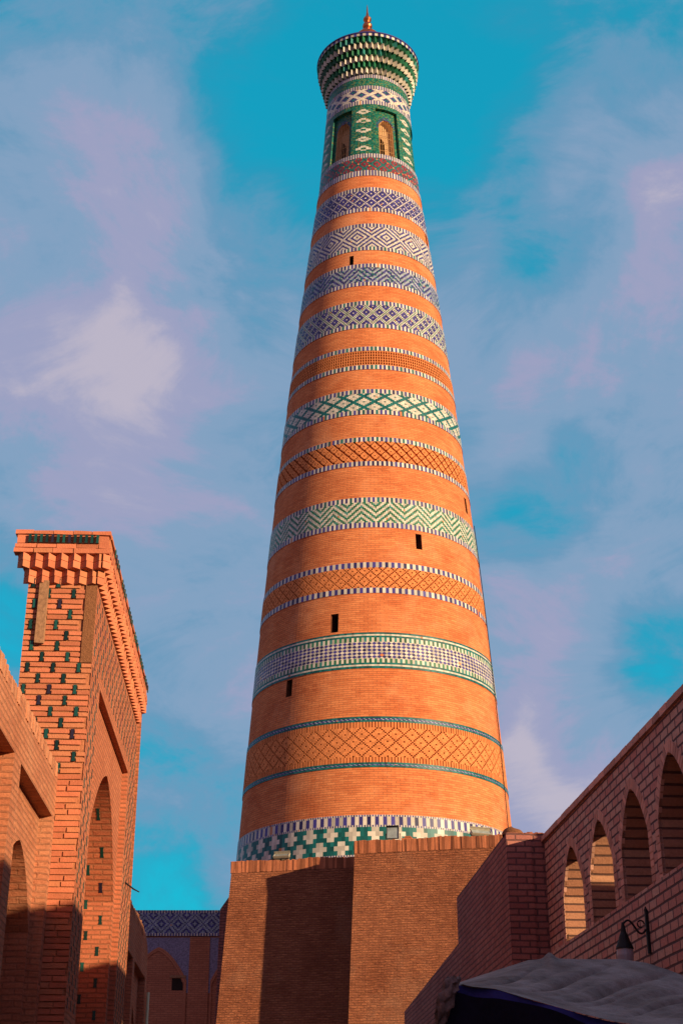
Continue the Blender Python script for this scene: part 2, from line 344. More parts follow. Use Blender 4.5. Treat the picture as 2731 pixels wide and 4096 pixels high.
# ------------------------------------------------------------------ minaret
AX, AY = 1.133, 47.478
def prof(h): return -1.10021178e-03 * h * h - 4.27421175e-02 * h + 5.06837681
def RL(h):   # lantern taper
    if h <= 36.06: return prof(h)
    t = (h - 36.06) / (41.33 - 36.06); return 2.095 + (1.70 - 2.095) * (t ** .92)
def tp(r, t, h): return (AX + r * math.sin(t), AY - r * math.cos(t), h)
TW = 2 * math.pi
minaret = thing('minaret', 'tall tapering brick minaret ringed with blue, white and green glazed tile bands', 'minaret', (AX, AY, 0))
def ring(mb, h0, h1, R, off=0., n=160, rows=1, m=0, holes=()):
    """brick ring; holes = (angle, half angle, z0, z1, depth) are cut out and given reveals"""
    T = [TW * k / n - math.pi for k in range(n + 1)]; H = [h0 + (h1 - h0) * k / rows for k in range(rows + 1)]
    for (a, ha, z0, z1, d) in holes:
        T = [t for t in T if not (a - ha * 1.4 < t < a + ha * 1.4)] + [a - ha, a + ha]; H = [h for h in H if abs(h - z0) > .02 and abs(h - z1) > .02] + [z0, z1]
    T.sort(); H.sort()
    for j in range(len(H) - 1):
        for i in range(len(T) - 1):
            tm, hm = (T[i] + T[i + 1]) / 2, (H[j] + H[j + 1]) / 2
            if any(a - ha < tm < a + ha and z0 < hm < z1 for (a, ha, z0, z1, d) in holes): continue
            r0, r1 = R(H[j]) + off, R(H[j + 1]) + off; rm = R((h0 + h1) / 2)
            mb.face([tp(r0, T[i], H[j]), tp(r0, T[i + 1], H[j]), tp(r1, T[i + 1], H[j + 1]), tp(r1, T[i], H[j + 1])],
                    [(T[i] * rm, H[j]), (T[i + 1] * rm, H[j]), (T[i + 1] * rm, H[j + 1]), (T[i] * rm, H[j + 1])], m, .5)
def cells(mb, N, h0, h1, rows, R, func, off=0., t0=0.):
    """grid of single tiles: func(i, j) -> (material, depth) or None; steps between depths get side walls"""
    G = [[func(i, j) for j in range(rows)] for i in range(N)]
    Hs = [h0 + (h1 - h0) * k / rows for k in range(rows + 1)]; Rs = [R(h) + off for h in Hs]
    for i in range(N):
        ta, tb = TW * i / N + t0, TW * (i + 1) / N + t0
        for j in range(rows):
            g = G[i][j]
            if g is None: continue
            m, d = g; r0, r1 = Rs[j] - d, Rs[j + 1] - d; rm = Rs[j]
            mb.face([tp(r0, ta, Hs[j]), tp(r0, tb, Hs[j]), tp(r1, tb, Hs[j + 1]), tp(r1, ta, Hs[j + 1])],
                    [(ta * rm, Hs[j]), (tb * rm, Hs[j]), (tb * rm, Hs[j + 1]), (ta * rm, Hs[j + 1])], m)
            gn = G[(i + 1) % N][j]
            if gn is not None and abs(gn[1] - d) > 1e-6:
                e = gn[1]; mb.face([tp(Rs[j] - d, tb, Hs[j]), tp(Rs[j] - e, tb, Hs[j]), tp(Rs[j + 1] - e, tb, Hs[j + 1]), tp(Rs[j + 1] - d, tb, Hs[j + 1])], [(0, 0), (.1, 0), (.1, .1), (0, .1)], m if d < e else gn[0])
            if j + 1 < rows:
                gu = G[i][j + 1]
                if gu is not None and abs(gu[1] - d) > 1e-6:
                    e = gu[1]; r = Rs[j + 1]; mb.face([tp(r - d, ta, Hs[j + 1]), tp(r - d, tb, Hs[j + 1]), tp(r - e, tb, Hs[j + 1]), tp(r - e, ta, Hs[j + 1])], [(0, 0), (.1, 0), (.1, .1), (0, .1)], m if d < e else gu[0])
def lips(mb, h0, h1, R, off, m=0, n=160):
    """close the small step above and below a band that stands proud of the shaft"""
    for k in range(n):
        a, b = TW * k / n, TW * (k + 1) / n
        for h, fl in ((h0, 1), (h1, 0)):
            q = [tp(R(h) - .03, a, h), tp(R(h) - .03, b, h), tp(R(h) + off, b, h), tp(R(h) + off, a, h)]
            mb.face(q if fl else q[::-1], [(a, 0), (b, 0), (b, .1), (a, .1)], m, .5)
PAL = [M['white'], M['blue'], M['teal'], M['green'], M['grey'], M['tower_relief'], M['red'], M['lgreen']]
W, B, T_, G_, Y, K, RD, LG = range(8)
PROUD = .02
def band(name, segs, h0, h1):
    mb = MB()
    for (N, z0, z1, rows, f) in segs: cells(mb, N, z0, z1, rows, prof, f, PROUD)
    lips(mb, h0, h1, prof, PROUD, K); return mb.build(name, PAL, minaret)
dash = lambda i, j: (W if i % 2 == 0 else B, 0)
tdash = lambda i, j: (W if i % 2 == 0 else (B if (i // 2) % 3 else T_), 0)
def uvp(i, j, P): return (i + j) % P, (i - j) % P
def b1(i, j):
    u, v = uvp(i, j, 8)
    return (W if u == 0 or v == 0 or (u == 4 and v in (4,)) or (u in (3, 5) and v in (3, 5) and (i + j) % 2 == 1 and False) else B, 0)
def b2(i, j):
    d = abs(i % 20 - 10) + abs(j - 9.5); return (W if int(d) % 4 in (1, 2) else B, 0)
def b3(i, j):
    k = (j + abs(i % 18 - 9)) % 4; return ((Y, B, B, Y)[k] if RND.random() > .12 else T_, 0)
def b4(i, j):
    u, v = uvp(i, j, 10)
    if u == 0 or v == 0: return (G_, 0)
    if u in (1, 9) or v in (1, 9): return (W, 0)
    return (W if (u, v) == (5, 5) else B, 0)
def dd(i, j, P, Q):
    """distance to the nearest lozenge centre of a staggered lattice, 1 on the dividing lines"""
    best = 9
    for (cx, cy) in ((0, 0), (P / 2, Q / 2)):
        x = (i - cx) % P; y = (j - cy) % Q; best = min(best, min(x, P - x) / (P / 2) + min(y, Q - y) / (Q / 2))
    return best
def b6(i, j):
    d = dd(i, j - 2, 10, 10); return (W if .19 < d < .68 else T_, 0)
def b8(i, j):
    k = (j + abs(i % 16 - 8)) % 4; return ((W, W, G_, G_)[k], 0)
def relief_dots(P, c=1):
    def f(i, j):
        u, v = uvp(i, j, P); hit = u == 0 or v == 0 or (u == P // 2 and v == P // 2 and c)
        return (K, .07 if hit else 0)
    return f
def b5(i, j): return (K, .2 if (i % 5 < 3 and j % 5 in (1, 2, 3, 4)) else 0)
def b7(i, j):
    u, v = uvp(i, j, 8); hit = u in (0, 1) or v in (0,) or (u == 4 and v == 4); return (K, .11 if hit else 0)
def b11(i, j):
    u, v = uvp(i, j, 10); hit = u == 0 or v == 0 or (u == 5 and v == 5)
    return (K, .07 if hit else 0)
band('tile_band', [(220, 35.775, 36.06, 1, dash)], 35.775, 36.06)
band('tile_band', [(216, 34.942, 35.141, 1, dash), (256, 34.057, 34.942, 15, b1), (216, 33.874, 34.057, 1, dash)], 33.874, 35.141)
band('tile_band', [(230, 33.061, 33.240, 1, dash), (280, 32.073, 33.061, 20, b2), (230, 31.897, 32.073, 1, tdash)], 31.897, 33.240)
band('tile_band', [(240, 31.042, 31.227, 1, dash), (288, 30.336, 31.042, 12, b3), (240, 30.156, 30.336, 1, dash)], 30.156, 31.227)
band('tile_band', [(250, 29.237, 29.427, 1, tdash), (380, 28.348, 29.237, 17, b4), (250, 28.170, 28.348, 1, tdash)], 28.170, 29.427)
band('relief_band', [(260, 27.125, 27.307, 1, tdash), (1060, 26.486, 27.125, 27, b5), (260, 26.297, 26.486, 1, tdash)], 26.297, 27.307)
band('tile_band', [(270, 25.234, 25.418, 1, tdash), (280, 24.524, 25.234, 15, b6), (270, 24.342, 24.524, 1, tdash)], 24.342, 25.418)
band('relief_band', [(280, 23.198, 23.376, 1, tdash), (480, 22.386, 23.198, 17, b7), (280, 22.203, 22.386, 1, dash)], 22.203, 23.376)
band('tile_band', [(300, 20.745, 20.932, 1, tdash), (384, 19.955, 20.745, 14, b8), (300, 19.762, 19.955, 1, dash)], 19.762, 20.932)
band('relief_band', [(236, 18.247, 18.444, 1, dash), (496, 17.500, 18.247, 15, relief_dots(8)), (236, 17.308, 17.500, 1, dash)], 17.308, 18.444)
def band_rhombs():
    mb = MB(); h0, h1 = 14.643, 15.89; gw = lambda i, j: (W if i % 2 == 0 else G_, 0)
    for (z0, z1, m) in ((15.83, 15.89, T_), (15.775, 15.83, W), (15.71, 15.775, T_), (14.775, 14.84, T_), (14.72, 14.775, W), (14.643, 14.72, T_)):
        cells(mb, 320, z0, z1, 1, prof, lambda i, j, m=m: (m, 0), PROUD)
    cells(mb, 320, 15.56, 15.71, 1, prof, gw, PROUD); cells(mb, 320, 14.84, 14.98, 1, prof, gw, PROUD)
    z0, z1, nr, N = 14.98, 15.56, 5, 164; q = (z1 - z0) / nr
    for i in range(N):
        for j2 in range(2 * nr + 1):
            ci = i + (.5 if j2 % 2 else 0); cz = z0 + j2 * q / 2; m = B if j2 % 2 else W
            pts = [(ci - .5, cz), (ci, cz - q / 2), (ci + .5, cz), (ci, cz + q / 2)]
            if j2 == 0: pts = [pts[0], pts[2], pts[3]]
            if j2 == 2 * nr: pts = [pts[0], pts[1], pts[2]]
            mb.face([tp(prof(z) + PROUD, TW * c / N, z) for c, z in pts], [(c * .1, z) for c, z in pts], m)
    lips(mb, h0, h1, prof, PROUD, K); mb.build('tile_band', PAL, minaret)
band_rhombs()
bead = lambda i, j: (W if (i + j) % 2 == 0 else B, 0)
one = lambda m: (lambda i, j: (m, 0))
vb = lambda i, j: (K, .03 if i % 3 == 0 else 0)
def stripes(h0, h1): return [(300, h0, h0 + .06, 1, one(T_)), (560, h0 + .06, h1 - .06, 2, lambda i, j: (Y if (i + j) % 3 == 0 else B, 0)), (300, h1 - .06, h1, 1, one(T_))]
band('tile_band', stripes(12.833, 13.015), 12.833, 13.015)
band('relief_band', [(840, 12.652, 12.833, 1, vb), (520, 11.693, 12.652, 20, b11), (840, 11.524, 11.693, 1, vb)], 11.524, 12.833)
band('tile_band', stripes(11.364, 11.524), 11.364, 11.524)
def cross(i, j):
    row = j // 3; dy = j % 3; x = (i + 3 * (row % 2)) % 6
    return (W if (dy == 1 and x < 4) or (dy != 1 and x in (1, 2)) else T_, 0)
band('tile_band', [(700, 9.815, 9.873, 1, bead), (236, 9.56, 9.815, 1, dash), (700, 9.50, 9.56, 1, bead),
                   (252, 8.66, 9.50, 6, cross), (700, 8.56, 8.66, 2, bead)], 8.56, 9.873)
# brick shaft between the bands, with the stair slits cut through it
SL = [(-16.7, 31.25, 31.69, .17), (69.0, 33.27, 33.83, .2), (65.8, 21.34, 21.97, .22), (22.6, 19.06, 19.64, .23), (-19.5, 15.98, 16.64, .27), (-42.0, 14.03, 14.61, .26)]
mb = MB(); mh = [(R_(a), w / 2 / prof(z0) * 1.0, z0, z1, .5) for a, z0, z1, w in SL]
gaps = [(-EYE, 8.56), (9.873, 11.364), (13.015, 14.643), (15.89, 17.308), (18.444, 19.762), (20.932, 22.203), (23.376, 24.342), (25.418, 26.297), (27.307, 28.17), (29.427, 30.156), (31.227, 31.897), (33.24, 33.874), (35.141, 35.775)]
for (a, b) in gaps:
    ring(mb, a, b, prof, 0, 200, max(1, int((b - a) / .5)), 0, [h for h in mh if a < h[2] < b or a < h[3] < b and h[3] < b and h[2] > a])
mb.build('shaft', M['shaft'], minaret)
for (a, ha, z0, z1, d) in mh:
    mb = MB(); r0, r1 = prof(z0), prof(z1); c = [(a - ha, z0, r0), (a + ha, z0, r0), (a + ha, z1, r1), (a - ha, z1, r1)]
    for k in range(4):
        (ta, za, ra), (tb, zb, rb) = c[k], c[(k + 1) % 4]
        mb.face([tp(ra, ta, za), tp(ra - d, ta, za), tp(rb - d, tb, zb), tp(rb, tb, zb)], [(0, za), (d, za), (d, zb), (0, zb)], 0, .0)
    mb.face([tp(r - d, t, z) for t, z, r in c], None, 1, .4)
    mb.build('slit_window', [M['slit_shade'], M['dark']], minaret)
# lightning cable on the sunny side
mb = MB(); mb.tube([tp(prof(h) + .05, R_(67 + (h - 10) * 1.0), h) for h in [8.6 + k * .6 for k in range(22)]], .016, 6); mb.build('cable', M['iron'], minaret)
# lantern storey
NL = 240; LZ0, LZ1, LR = 36.76, 39.65, 54; cw = 360 / NL; rh = (LZ1 - LZ0) / LR
WIN = [22.6 + 60 * k for k in range(6)]
def wnear(i, sh=0):
    t = (i + .5) * cw; d = min((((t - w + 180) % 360) - 180 for w in WIN), key=abs); return d / cw
def archtop(x): return 38.68 + .30 * (1 - (abs(x) / 7.5) ** 2.0) if abs(x) < 7.5 else 0
def lant(i, j):
    x = wnear(i); z = LZ0 + (j + .5) * rh; ax = abs(x)
    if ax < 10.4 and 36.95 < z < 39.42:
        if ax < 7.0 and 37.0 < z < archtop(x): return None
        if ax < 9.0 and z > 38.5 and archtop(x) <= z < archtop(min(7.4, ax)) + .17: return (B if j % 2 else LG, .14)
        if z < 37.03: return (K, .14)
        return (LG, .14)
    # stepped white lozenges up each pier
    t = (i + .5) * cw; p = (((t + 7.4) + 30) % 60 - 30) / cw
    k = (z - 37.0) / .50; kk = k - math.floor(k); dy = abs(kk - .5) * .50 / rh
    if abs(p) < 5.7 and 37.0 < z < 39.4:
        if dy < .75: return (W if 1.6 < abs(p) < 5.6 else LG, 0)
        if dy < 1.6: return (W if abs(p) < 3.7 else LG, 0)
        if dy < 2.4: return (W if abs(p) < 1.7 else LG, 0)
    if z < 36.95: return (W if i % 2 else B, 0)
    return (LG, 0)
def redlat(i, j):
    d = dd(i, j - 1.5, 8, 8); return (RD if .2 < d < .66 else (K if (i * 7 + j * 5) % 13 == 0 else T_), 0)
def whlat(i, j):
    d = dd(i, j - 2, 12, 10); return (T_ if d < .22 else (B if d < .66 else W), 0)
lantern = MB()
cells(lantern, NL, LZ0, LZ1, LR, RL, lant)
cells(lantern, 208, 36.06, LZ0, 12, RL, redlat)
cells(lantern, 200, 39.65, 39.86, 1, RL, dash, .005); cells(lantern, 192, 39.86, 40.50, 15, RL, whlat); cells(lantern, 200, 40.50, 40.69, 1, RL, dash, .005)
cells(lantern, 200, 40.69, 41.12, 8, RL, one(LG)); cells(lantern, 216, 41.12, 41.33, 1, RL, dash, .005)
lantern = lantern.build('lantern', PAL, minaret)
for wdeg in WIN:
    a = R_(wdeg); mb = MB()
    def FW(u, v, d): 
        r = RL(v) - .14 - d; return tp(r, a + u / 1.85, v)
    hw = .335; loop = [(-hw, 37.0), (hw, 37.0)] + [(hw * math.cos(math.pi * k / 12), 38.68 + .30 * (1 - abs(math.cos(math.pi * k / 12)) ** 2.0)) for k in range(13)]
    loop = loop[:2] + loop[2:]
    mb.skirt(FW, loop, -.005, .26, 0, True, True)
    door = [(-hw + .03, 37.02), (.03, 37.02), (.03, 37.85), (-.08, 38.1), (-hw + .03, 38.3)]
    mb.poly(lambda u, v: FW(u, v, .26), loop, [door], 0)
    mb.skirt(lambda u, v, d: FW(u, v, d), door, .26, .75, 1, True, True); mb.poly(lambda u, v: FW(u, v, .75), door, (), 1)
    win = mb.build('window', [M['plaster'], M['dark']], minaret)
    g = MB()
    for k in range(-3, 4):
        u = k * .095; top = 38.68 + .30 * (1 - (abs(u) / hw) ** 2.0)
        g.tube([FW(u, 37.0, .04), FW(u, top, .04)], .011, 5)
    for z in (37.35, 37.7, 38.05, 38.4): g.tube([FW(-hw, z, .045), FW(0, z, .045), FW(hw, z, .045)], .011, 5)
    g.tube([FW(u, v, .03) for u, v in loop + loop[:1]], .02, 5)
    g.build('grille', M['brass'], win)
# flared cornice of corbelled teeth
corn = MB(); NT = 54
rows = [(41.33, 1.70, W), (41.60, 1.76, G_), (41.87, 1.83, W), (42.15, 1.90, G_), (42.43, 1.96, W), (42.71, 2.01, G_), (42.98, 2.05, None)]
for k in range(6):
    z0, r0, m = rows[k]; z1 = rows[k + 1][0]; ph = .5 * (k % 2)
    for i in range(NT):
        ta, tm, tb = (TW * (i + ph + d) / NT for d in (0, .5, 1)); ro = r0 + .15 + .008 * RND.random(); ri = r0 - .02; r = RND.random()
        A, Mm, Bq = tp(ri, ta, z0), tp(ro, tm, z0), tp(ri, tb, z0); A1, M1, B1 = tp(ri, ta, z1), tp(ro, tm, z1), tp(ri, tb, z1)
        corn.face([A, Mm, M1, A1], None, m, r); corn.face([Mm, Bq, B1, M1], None, m, r)
        corn.face([A, Bq, Mm], None, 7 if m == W else m, r * .3); corn.face([A1, M1, B1], None, m, r)  # tooth undersides given a darker colour for the shadow gap below them
    corn.lathe(AX, AY, [(r0 - .02, z0), (r0 - .02, z1), (rows[k + 1][1] - .02, z1)], 108, G_)
cells(corn, 108, 43.0, 43.13, 1, lambda h: 2.16, lambda i, j: (W if i % 2 == 0 else B, 0))
corn.lathe(AX, AY, [(2.0, 42.98), (2.13, 43.0), (2.16, 43.0)], 108, G_)
corn.build('cornice', PAL, minaret)
mb = MB(); mb.lathe(AX, AY, [(2.16, 43.13), (2.19, 43.13), (2.19, 43.19), (2.0, 43.24), (1.6, 43.45), (1.2, 43.7), (.8, 43.95), (.5, 44.2), (.36, 44.7)], 96); mb.build('dome_cap', M['blue'], minaret, True)
mb = MB(); pr = [(.36, 45.1), (.42, 45.25), (.42, 45.4), (.36, 45.65), (.30, 45.85), (.21, 46.02), (.15, 46.2), (.13, 46.3)]
FZ = 44.66
prf = [(.34, 0), (.42, .15), (.40, .32), (.30, .47), (.20, .54), (.15, .66), (.13, .74), (.165, .8), (.18, .88), (.165, .97), (.115, 1.03), (.085, 1.1), (.11, 1.16), (.145, 1.23), (.15, 1.3), (.12, 1.38), (.07, 1.45), (.045, 1.58), (.028, 1.75), (.02, 1.95), (.004, 2.15)]
mb.lathe(AX, AY, [(r * 1.2, FZ + z) for r, z in prf], 32); mb.build('finial', M['copper'], minaret, True)

# ------------------------------------------------------------------ frames
def frame(px, py, az):
    s = (math.sin(R_(az)), math.cos(R_(az))); n = (s[1], -s[0])
    return lambda a, b, z: (px + a * s[0] + b * n[0], py + a * s[1] + b * n[1], z)
GZ = -EYE
def arch(a0, a1, z0, zs, za, n=10, p=2.2, k=.25):
    am = (a0 + a1) / 2; pts = []
    for i in range(n + 1):
        t = i / n; z = zs + (za - zs) * ((1 - k) * (1 - (1 - t) ** p) + k * t); pts.append((a0 + (am - a0) * t, z))
    rest = [(2 * am - x, z) for x, z in pts[:-1]][::-1]
    return [(a0, z0)] + pts + rest + [(a1, z0)]       # open at the foot; first and last points are the foot

# ------------------------------------------------------------------ pedestal of the minaret
PD = 13.0; fx, fy = math.cos(R_(PD)), -math.sin(R_(PD)); gx, gy = math.sin(R_(PD)), math.cos(R_(PD))
BX, BY = 0.372, 40.7
def FP(u, w, z): return (BX + u * fx + w * gx, BY + u * fy + w * gy, z)    # u to the right along the face, w into the block
ped = thing('minaret_pedestal', 'broad battered brick pedestal with a projecting buttress under the minaret', 'pedestal', (BX, BY + 5, 0))
def batter_block(mb, u0, u1, w0, w1, z0, z1, t=.055, m=0, sides=(1, 1, 1, 0)):
    e = t * (z1 - z0); n = 14
    A = [(u0 - e * sides[0], w0 - e * sides[1]), (u1 + e * sides[2], w0 - e * sides[1]), (u1 + e * sides[2], w1 + e * sides[3]), (u0 - e * sides[0], w1 + e * sides[3])]
    C = [(u0, w0), (u1, w0), (u1, w1), (u0, w1)]
    for k in range(4):
        p, q, r, s = A[k], A[(k + 1) % 4], C[(k + 1) % 4], C[k]; L = math.hypot(q[0] - p[0], q[1] - p[1]); o = 3.3 * k
        mb.face([FP(*p, z0), FP(*q, z0), FP(*r, z1), FP(*s, z1)], [(o, z0), (o + L, z0), (o + L, z1), (o, z1)], m, .5)
    mb.face([FP(*c, z1) for c in C], [c for c in C], m, .5)
def coping(u0, u1, w0, z1, hgt, side=None):
    mb = MB(); u = u0
    while u < u1 - .02:
        bw = min(RND.uniform(.055, .08), u1 - u); d = RND.uniform(-.008, .012)
        mb.box(FP, u, u + bw - .004, w0 - .004 + d, w0 + .3, z1 - hgt * RND.uniform(.96, 1.0), z1 + RND.uniform(-.018, .012) + .02 * math.sin(u * 3.1), 0, None, .004, 0)
        u += bw
    if side:
        w = w0
        while w < side:
            mb.box(FP, u0 - .02 + RND.uniform(-.02, .02), u0 + .3, w, w + .06, z1 - hgt, z1 + RND.uniform(-.02, .02), 0, None, .005, 0); w += .072
    return mb
mb = MB(); batter_block(mb, -4.12, 6.0, 1.55, 9.5, GZ, 8.16); mb.build('main_block', M['pedestal'], ped)
coping(-4.12, -.0, 1.55, 8.5, .34, 5.0).build('coping', M['ped_loose'], ped)
mb = MB(); batter_block(mb, -3.87, 6.0, 1.8, 9.5, 8.16, 8.44, 0); mb.build('main_block_top', M['mortar'], ped)
mb = MB(); batter_block(mb, 0, 6.2, 0, 1.9, GZ, 8.24, .055, 0, (.55, 1, 1, 0)); mb.build('buttress', M['pedestal'], ped)
coping(0, 6.2, 0, 8.6, .36, 1.8).build('coping', M['ped_loose'], ped)
mb = MB(); batter_block(mb, .2, 6.1, .25, 1.95, 8.24, 8.52, 0); mb.build('buttress_top', M['mortar'], ped)
rear = thing('brick_stub', 'dark stepped brick wall stub just behind the left edge of the pedestal', 'wall', (-4.0, 45.5, 0))
mb = MB(); Fy = frame(-4.0, 44.5, 0)
mb.hexa([(-3.86, 45, GZ), (-3.2, 45, GZ), (-3.2, 47, GZ), (-3.86, 47, GZ), (-3.74, 45, 7.42), (-3.2, 45, 8.2), (-3.2, 47, 8.2), (-3.74, 47, 7.42)], 0, .5)
mb.build('stub_wall', M['pier'], rear)

# ------------------------------------------------------------------ floodlights and a loose brick on the pedestal
def floodlight(label, u, w, z, wd, ht, dp, tilt, yaw, mat, group='floodlights on the pedestal'):
    base = FP(u, w, z); t = thing('floodlight', label, 'floodlight', (base[0], base[1], z + EYE), group)
    cy, sy = math.cos(yaw), math.sin(yaw); ct, st = math.cos(tilt), math.sin(tilt)
    def FF(x, y, zz):     # x right, y away from the lens, zz up, tilted back
        y2, z2 = y * ct - zz * st, y * st + zz * ct
        return (base[0] + x * cy + y2 * sy, base[1] - x * sy + y2 * cy, base[2] + .1 + ht / 2 + z2)
    mb = MB(); h = ht / 2; x = wd / 2; f = .022
    mb.hexa([FF(-x, .01, -h), FF(x, .01, -h), FF(x * .75, dp, -h * .7), FF(-x * .75, dp, -h * .7), FF(-x, .01, h), FF(x, .01, h), FF(x * .75, dp, h * .7), FF(-x * .75, dp, h * .7)], 0, .5, 0)
    for (a0, a1, c0, c1) in ((-x, x, -h, -h + f), (-x, x, h - f, h), (-x, -x + f, -h + f, h - f), (x - f, x, -h + f, h - f)):
        mb.hexa([FF(a0, -.03, c0), FF(a1, -.03, c0), FF(a1, .012, c0), FF(a0, .012, c0), FF(a0, -.03, c1), FF(a1, -.03, c1), FF(a1, .012, c1), FF(a0, .012, c1)], 0, .5, 0)
    mb.hexa([FF(-x, -.1, h), FF(x, -.1, h), FF(x, .02, h), FF(-x, .02, h), FF(-x, -.1, h + .012), FF(x, -.1, h + .012), FF(x, .02, h + .012), FF(-x, .02, h + .012)], 0, .5, 0)
    mb.build('housing', mat, t)
    mb = MB(); mb.quad(FF(-x + f, -.012, -h + f), FF(x - f, -.012, -h + f), FF(x - f, -.012, h - f), FF(-x + f, -.012, h - f)); mb.build('lens', M['glass'], t)
    mb = MB()
    mb.tube([FF(-x - .025, .06, 0), FF(-x - .025, .04, -h - .06), FF(x + .025, .04, -h - .06), FF(x + .025, .06, 0)], .014, 6); mb.tube([FF(0, .04, -h - .06), (base[0], base[1], z - .02)], .03, 6); mb.build('bracket', M['iron'], t)
floodlight('black square floodlight with glass lens standing in the middle of the buttress top', 1.02, .45, 8.6, .36, .36, .16, -.12, .15, M['housing'])
floodlight('wide dark floodlight with a pale visor at the right end of the buttress top', 3.55, .55, 8.6, .62, .2, .2, -.75, -.35, M['housing_pale'])
floodlight('low pale floodlight lying on the coping at the left end of the pedestal', -2.65, 1.85, 8.5, .5, .16, .2, -.95, .3, M['housing_pale'])
lb = thing('loose_brick', 'loose flat brick lying on the buttress coping beside the black floodlight', 'brick', FP(1.5, .25, 8.6 + EYE))
mb = MB(); mb.box(FP, 1.34, 1.64, .12, .3, 8.6, 8.655, 0, None, .012, 0); mb.box(FP, 1.42, 1.6, .14, .27, 8.655, 8.7, 0, None, .012, 0); mb.build('brick_piece', M['ped_loose'], lb)

# ------------------------------------------------------------------ left: portal of the madrasa
FL = frame(-2.9492, 16.0, -2.865)
portal = thing('brick_portal', 'tall brick portal with toothed cornice, arched recess and green glazed inserts', 'portal', FL(3, -.4, 0)[:2] + (0,))
PT = 6.47; NW = .83
def fend(z): return 6.0 + (6.5 - z) * .15
body = MB()
outer = [(0, GZ), (fend(GZ), GZ), (fend(PT + .65), PT + .65), (0, PT + .65)]
PA0, PA1, PZ0, PZ1, PDp = .95, 5.0, GZ + .02, 5.46, .085
panel = [(PA0, PZ0), (PA1 + .35, PZ0), (PA1, PZ1), (PA0, PZ1)]
body.poly(lambda a, z: FL(a, 0, z), outer, [panel])
body.skirt(lambda a, z, d: FL(a, -d, z), panel, 0, PDp, 0, True, True)
AA = arch(1.32, 4.92, GZ + .05, 3.55, 4.92)
body.poly(lambda a, z: FL(a, -PDp, z), panel, [AA])
ID = .74
body.poly(lambda a, z: FL(a, -ID, z), AA)
body.poly(lambda b, z: FL(.012, b, z), [(-NW, GZ), (-.0, GZ), (0, PT + .65), (-NW, PT + .65)], (), 1)
body.poly(lambda b, z: FL(fend(2), b, z), [(-NW, GZ), (0, GZ), (0, PT + .65), (-NW, PT + .65)], (), 0, True)
body.poly(lambda a, z: FL(a, -NW, z), outer, (), 0, True)
body.poly(lambda a, b: FL(a, b, PT + .6), [(0, -NW), (fend(6), -NW), (fend(6), 0), (0, 0)], (), 1)
body = body.build('wall', [M['portal'], M['mortar']], portal)
iw = MB(); iw.skirt(lambda a, z, d: FL(a, -d, z), AA, PDp, ID, 0, True, True); iw = iw.build('arch_recess', M['portal'], portal)
def bowtie(mb, P, u, z, w, h, d0=.0, d1=.012, r=None, m=0):
    """small waisted glazed insert; P(u, z, d) with d outwards"""
    r = RND.random() if r is None else r; k = RND.uniform(.62, .8); hw = w / 2
    o = [(-hw, 0), (hw, 0), (hw * k, h * .3), (hw * k, h * .42), (hw * .95, h * .5), (hw * k, h * .6), (hw * k, h * .75), (hw, h), (-hw, h), (-hw * k, h * .75), (-hw * k, h * .6), (-hw * .95, h * .5), (-hw * k, h * .42), (-hw * k, h * .3)]
    pts = [P(u + x, z + y, d1) for x, y in o]; mb.face(pts, None, m, r)
    for i in range(len(o)):
        (x0, y0), (x1, y1) = o[i], o[(i + 1) % len(o)]
        mb.face([P(u + x0, z + y0, d0), P(u + x1, z + y1, d0), P(u + x1, z + y1, d1), P(u + x0, z + y0, d1)], None, m, r)
# narrow side: real bricks in paired courses with inserts between the pairs
bk = MB(); ins = MB(); CH = .0668; z = GZ; k = 0
NF = lambda u, zz, d: FL(-d, u, zz)
PATCH = (-.135, 5.48)
while z < PT:
    off = (.06 + .145 * (k % 2) + .012 * (k % 5)) % .3
    xs = [-NW - .3 + off + .3 * q for q in range(6)]
    low = z < 4.05
    for x in xs:
        if not low and -NW + .03 < x < -.05 and not (x > PATCH[0] - .04 and z > PATCH[1] - .1): bowtie(ins, NF, x, z + .012, .046, .112, .0, .02)
    for c in range(2):
        zz = z + c * CH
        segs = [(x + .03, x + .27) for x in xs] if not low else [(x + .14 * c + .005, x + .14 * c + .29) for x in xs]
        for (u0, u1) in segs:
            u0, u1 = max(u0, -NW), min(u1, 0)
            if zz > PATCH[1]: u1 = min(u1, PATCH[0] - .012)
            if u1 - u0 < .03: continue
            j = RND.uniform(-.003, .004); pr_ = .004 if low else .006; gp = .006 if low else .0095
            bk.box(lambda u, d, q: NF(u, q, d), u0, u1, 0, pr_ + j, zz + gp, zz + CH - gp - .002, 0, None, .003, 0)
    z += 2 * CH; k += 1
bk.build('facing_bricks', M['portal_loose'], portal)
pt = MB(); n = 12
pt.box(lambda u, d, q: NF(u, q, d), PATCH[0], -.0, .0, .014, PATCH[1], PT, 0, .5, 0, 0); pt.build('mud_patch', M['mud'], portal)
pk = MB(); pk.box(lambda u, d, q: NF(u, q, d), -.685, -.685 + .108, .022, .06, 5.70, 6.5, 0, .5, .006, 0); pk.build('wooden_plank', M['wood'], portal)
